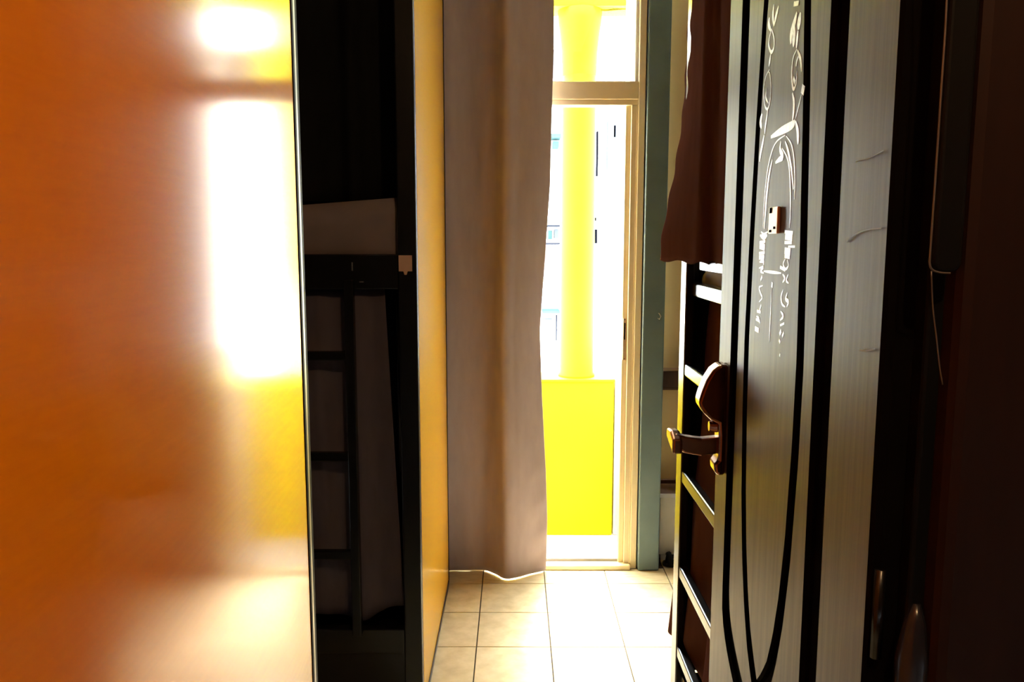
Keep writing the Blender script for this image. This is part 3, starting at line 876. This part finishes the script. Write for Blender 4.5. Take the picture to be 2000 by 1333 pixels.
# lever: neck out of the plate, then a flat arm towards the hinge side
lz = hz(868)
lv = MB().prism([(YF+0.010, lz+0.020), (YF+0.045, lz+0.016), (YF+0.078, lz+0.020), (YF+0.098, lz+0.026), (YF+0.100, lz+0.000), (YF+0.080, lz-0.014), (YF+0.045, lz-0.020), (YF+0.010, lz-0.014)],
    ph-0.013, ph+0.015, 'x').build('lever', 'bronze', door, 0.005, world=False, seg=3)
lv['label'] = 'bronze lever bar standing out from the plate'
MB().prism([(ph-0.030, lz+0.018), (ph+0.010, lz+0.028), (ph+0.060, lz+0.022), (ph+0.064, lz+0.002), (ph+0.010, lz-0.006), (ph-0.030, lz-0.012)], YF+0.086, YF+0.106, 'y').build('lever_arm', 'bronze', lv, 0.005, world=False, seg=3)
MB().tube([(ph, YF+0.012, lz+0.040), (ph, YF+0.030, lz+0.040)], [0.013, 0.010], 14).build('knuckle', 'bronze', lv, world=False)
# hinges on the near edge
for zz_ in (0.25, 1.05, 1.85):
    MB().tube([(-0.006, -0.010, zz_-0.05), (-0.006, -0.010, zz_+0.05)], 0.006, 10).build('hinge', 'black_steel', door, smooth=True, world=False)

# ================================================================== THINGS IN THE DARK BY THE HINGE SIDE
YQ = 0.775
xa = at(1818, 500, Y=YQ).x
za_ = at(1818, 532, Y=YQ).z
bag = thing('hanging_case', (xa+0.02, YQ, za_), 'black glossy case with a rounded corner hanging beside the door casing', 'case')
def rrect(x0, x1, z0, z1, r, n=6):
    o = []
    for cx, cz, a0 in ((x1-r, z1-r, 0), (x0+r, z1-r, 90), (x0+r, z0+r, 180), (x1-r, z0+r, 270)):
        o += [(cx + r*math.cos(math.radians(a0+90*k/n)), cz + r*math.sin(math.radians(a0+90*k/n))) for k in range(n+1)]
    return o
MB().prism(rrect(xa, xa+0.028, za_, 1.98, 0.010), YQ-0.006, YQ+0.004, 'y').build('shell', 'black_leather', bag, 0.004, seg=3)
edge_glint = [at(px, py, Y=YQ-0.008) for px, py in ((1852, -200), (1849, 0), (1838, 180), (1826, 360), (1817, 490), (1816, 516), (1822, 528), (1838, 533), (1856, 534))]
MB().tube([tuple(p) for p in spline(edge_glint, 40)], 0.0010, 6).build('edge_glint', 'grey_glint_cord', bag, smooth=True)  # thin grey tube drawn in as the highlight along the case edge
cq = [at(px, py, Y=YQ-0.02) for px, py in ((1819, 530), (1822, 600), (1829, 660), (1835, 715), (1841, 752))]
MB().tube([tuple(p) for p in spline(cq, 24)], 0.0007, 5).build('cord', 'grey_glint_cord', bag, smooth=True)
bq = at(1790, 1180, Y=0.80)
um = thing('upright_bundle', (bq.x, 0.80, 0), 'dark rounded upright bundle with a pale sheen in the shadow below the hanging case', 'bundle')
MB().lathe([(0.006, 0.0), (0.012, 0.02), (0.018, 0.30), (0.020, 0.60), (0.018, bq.z-0.06), (0.011, bq.z-0.02), (0.004, bq.z)], bq.x, 0.80, 20).build('body', 'slate_plastic', um, smooth=True)
MB().lathe([(0.0185, bq.z-0.13), (0.0205, bq.z-0.125), (0.0205, bq.z-0.105), (0.0185, bq.z-0.10)], bq.x, 0.80, 20).build('band', 'black_leather', um, smooth=True)

# ================================================================== HALL LAMP (behind the camera)
lx0, ly0, lz0 = 0.40, -0.25, 2.66
hl = thing('ceiling_lamp', (lx0, ly0, ZC), 'small round ceiling lamp in the hallway outside the entry door', 'lamp')
MB().lathe([(0.055, ZC-0.022), (0.060, ZC-0.012), (0.060, ZC)], lx0, ly0, 24).build('base', 'aluminium', hl, smooth=True)
gm = bpy.data.materials.new('lamp_globe'); gm.use_nodes = True
gb = gm.node_tree.nodes['Principled BSDF']
gb.inputs['Base Color'].default_value = (0.9, 0.85, 0.75, 1)
gb.inputs['Emission Color'].default_value = (1.0, 0.62, 0.30, 1)
gb.inputs['Emission Strength'].default_value = 6.0
M['lamp_globe'] = gm
MB().lathe([(0.05*math.sin(math.pi*k/14)+0.001, ZC-0.022-0.05+0.05*math.cos(math.pi*k/14)) for k in range(15)][::-1], lx0, ly0, 24).build('globe', 'lamp_globe', hl, smooth=True)

lamp_light = bpy.data.lights.new('lamp_light', 'POINT')
lamp_light.energy = 11.0
lamp_light.color = (1.0, 0.60, 0.28)
lamp_light.shadow_soft_size = 0.03
lamp_o = bpy.data.objects.new('lamp_light', lamp_light)
lamp_o.location = (0, 0, -0.165)
lamp_o.parent = hl
C.objects.link(lamp_o)
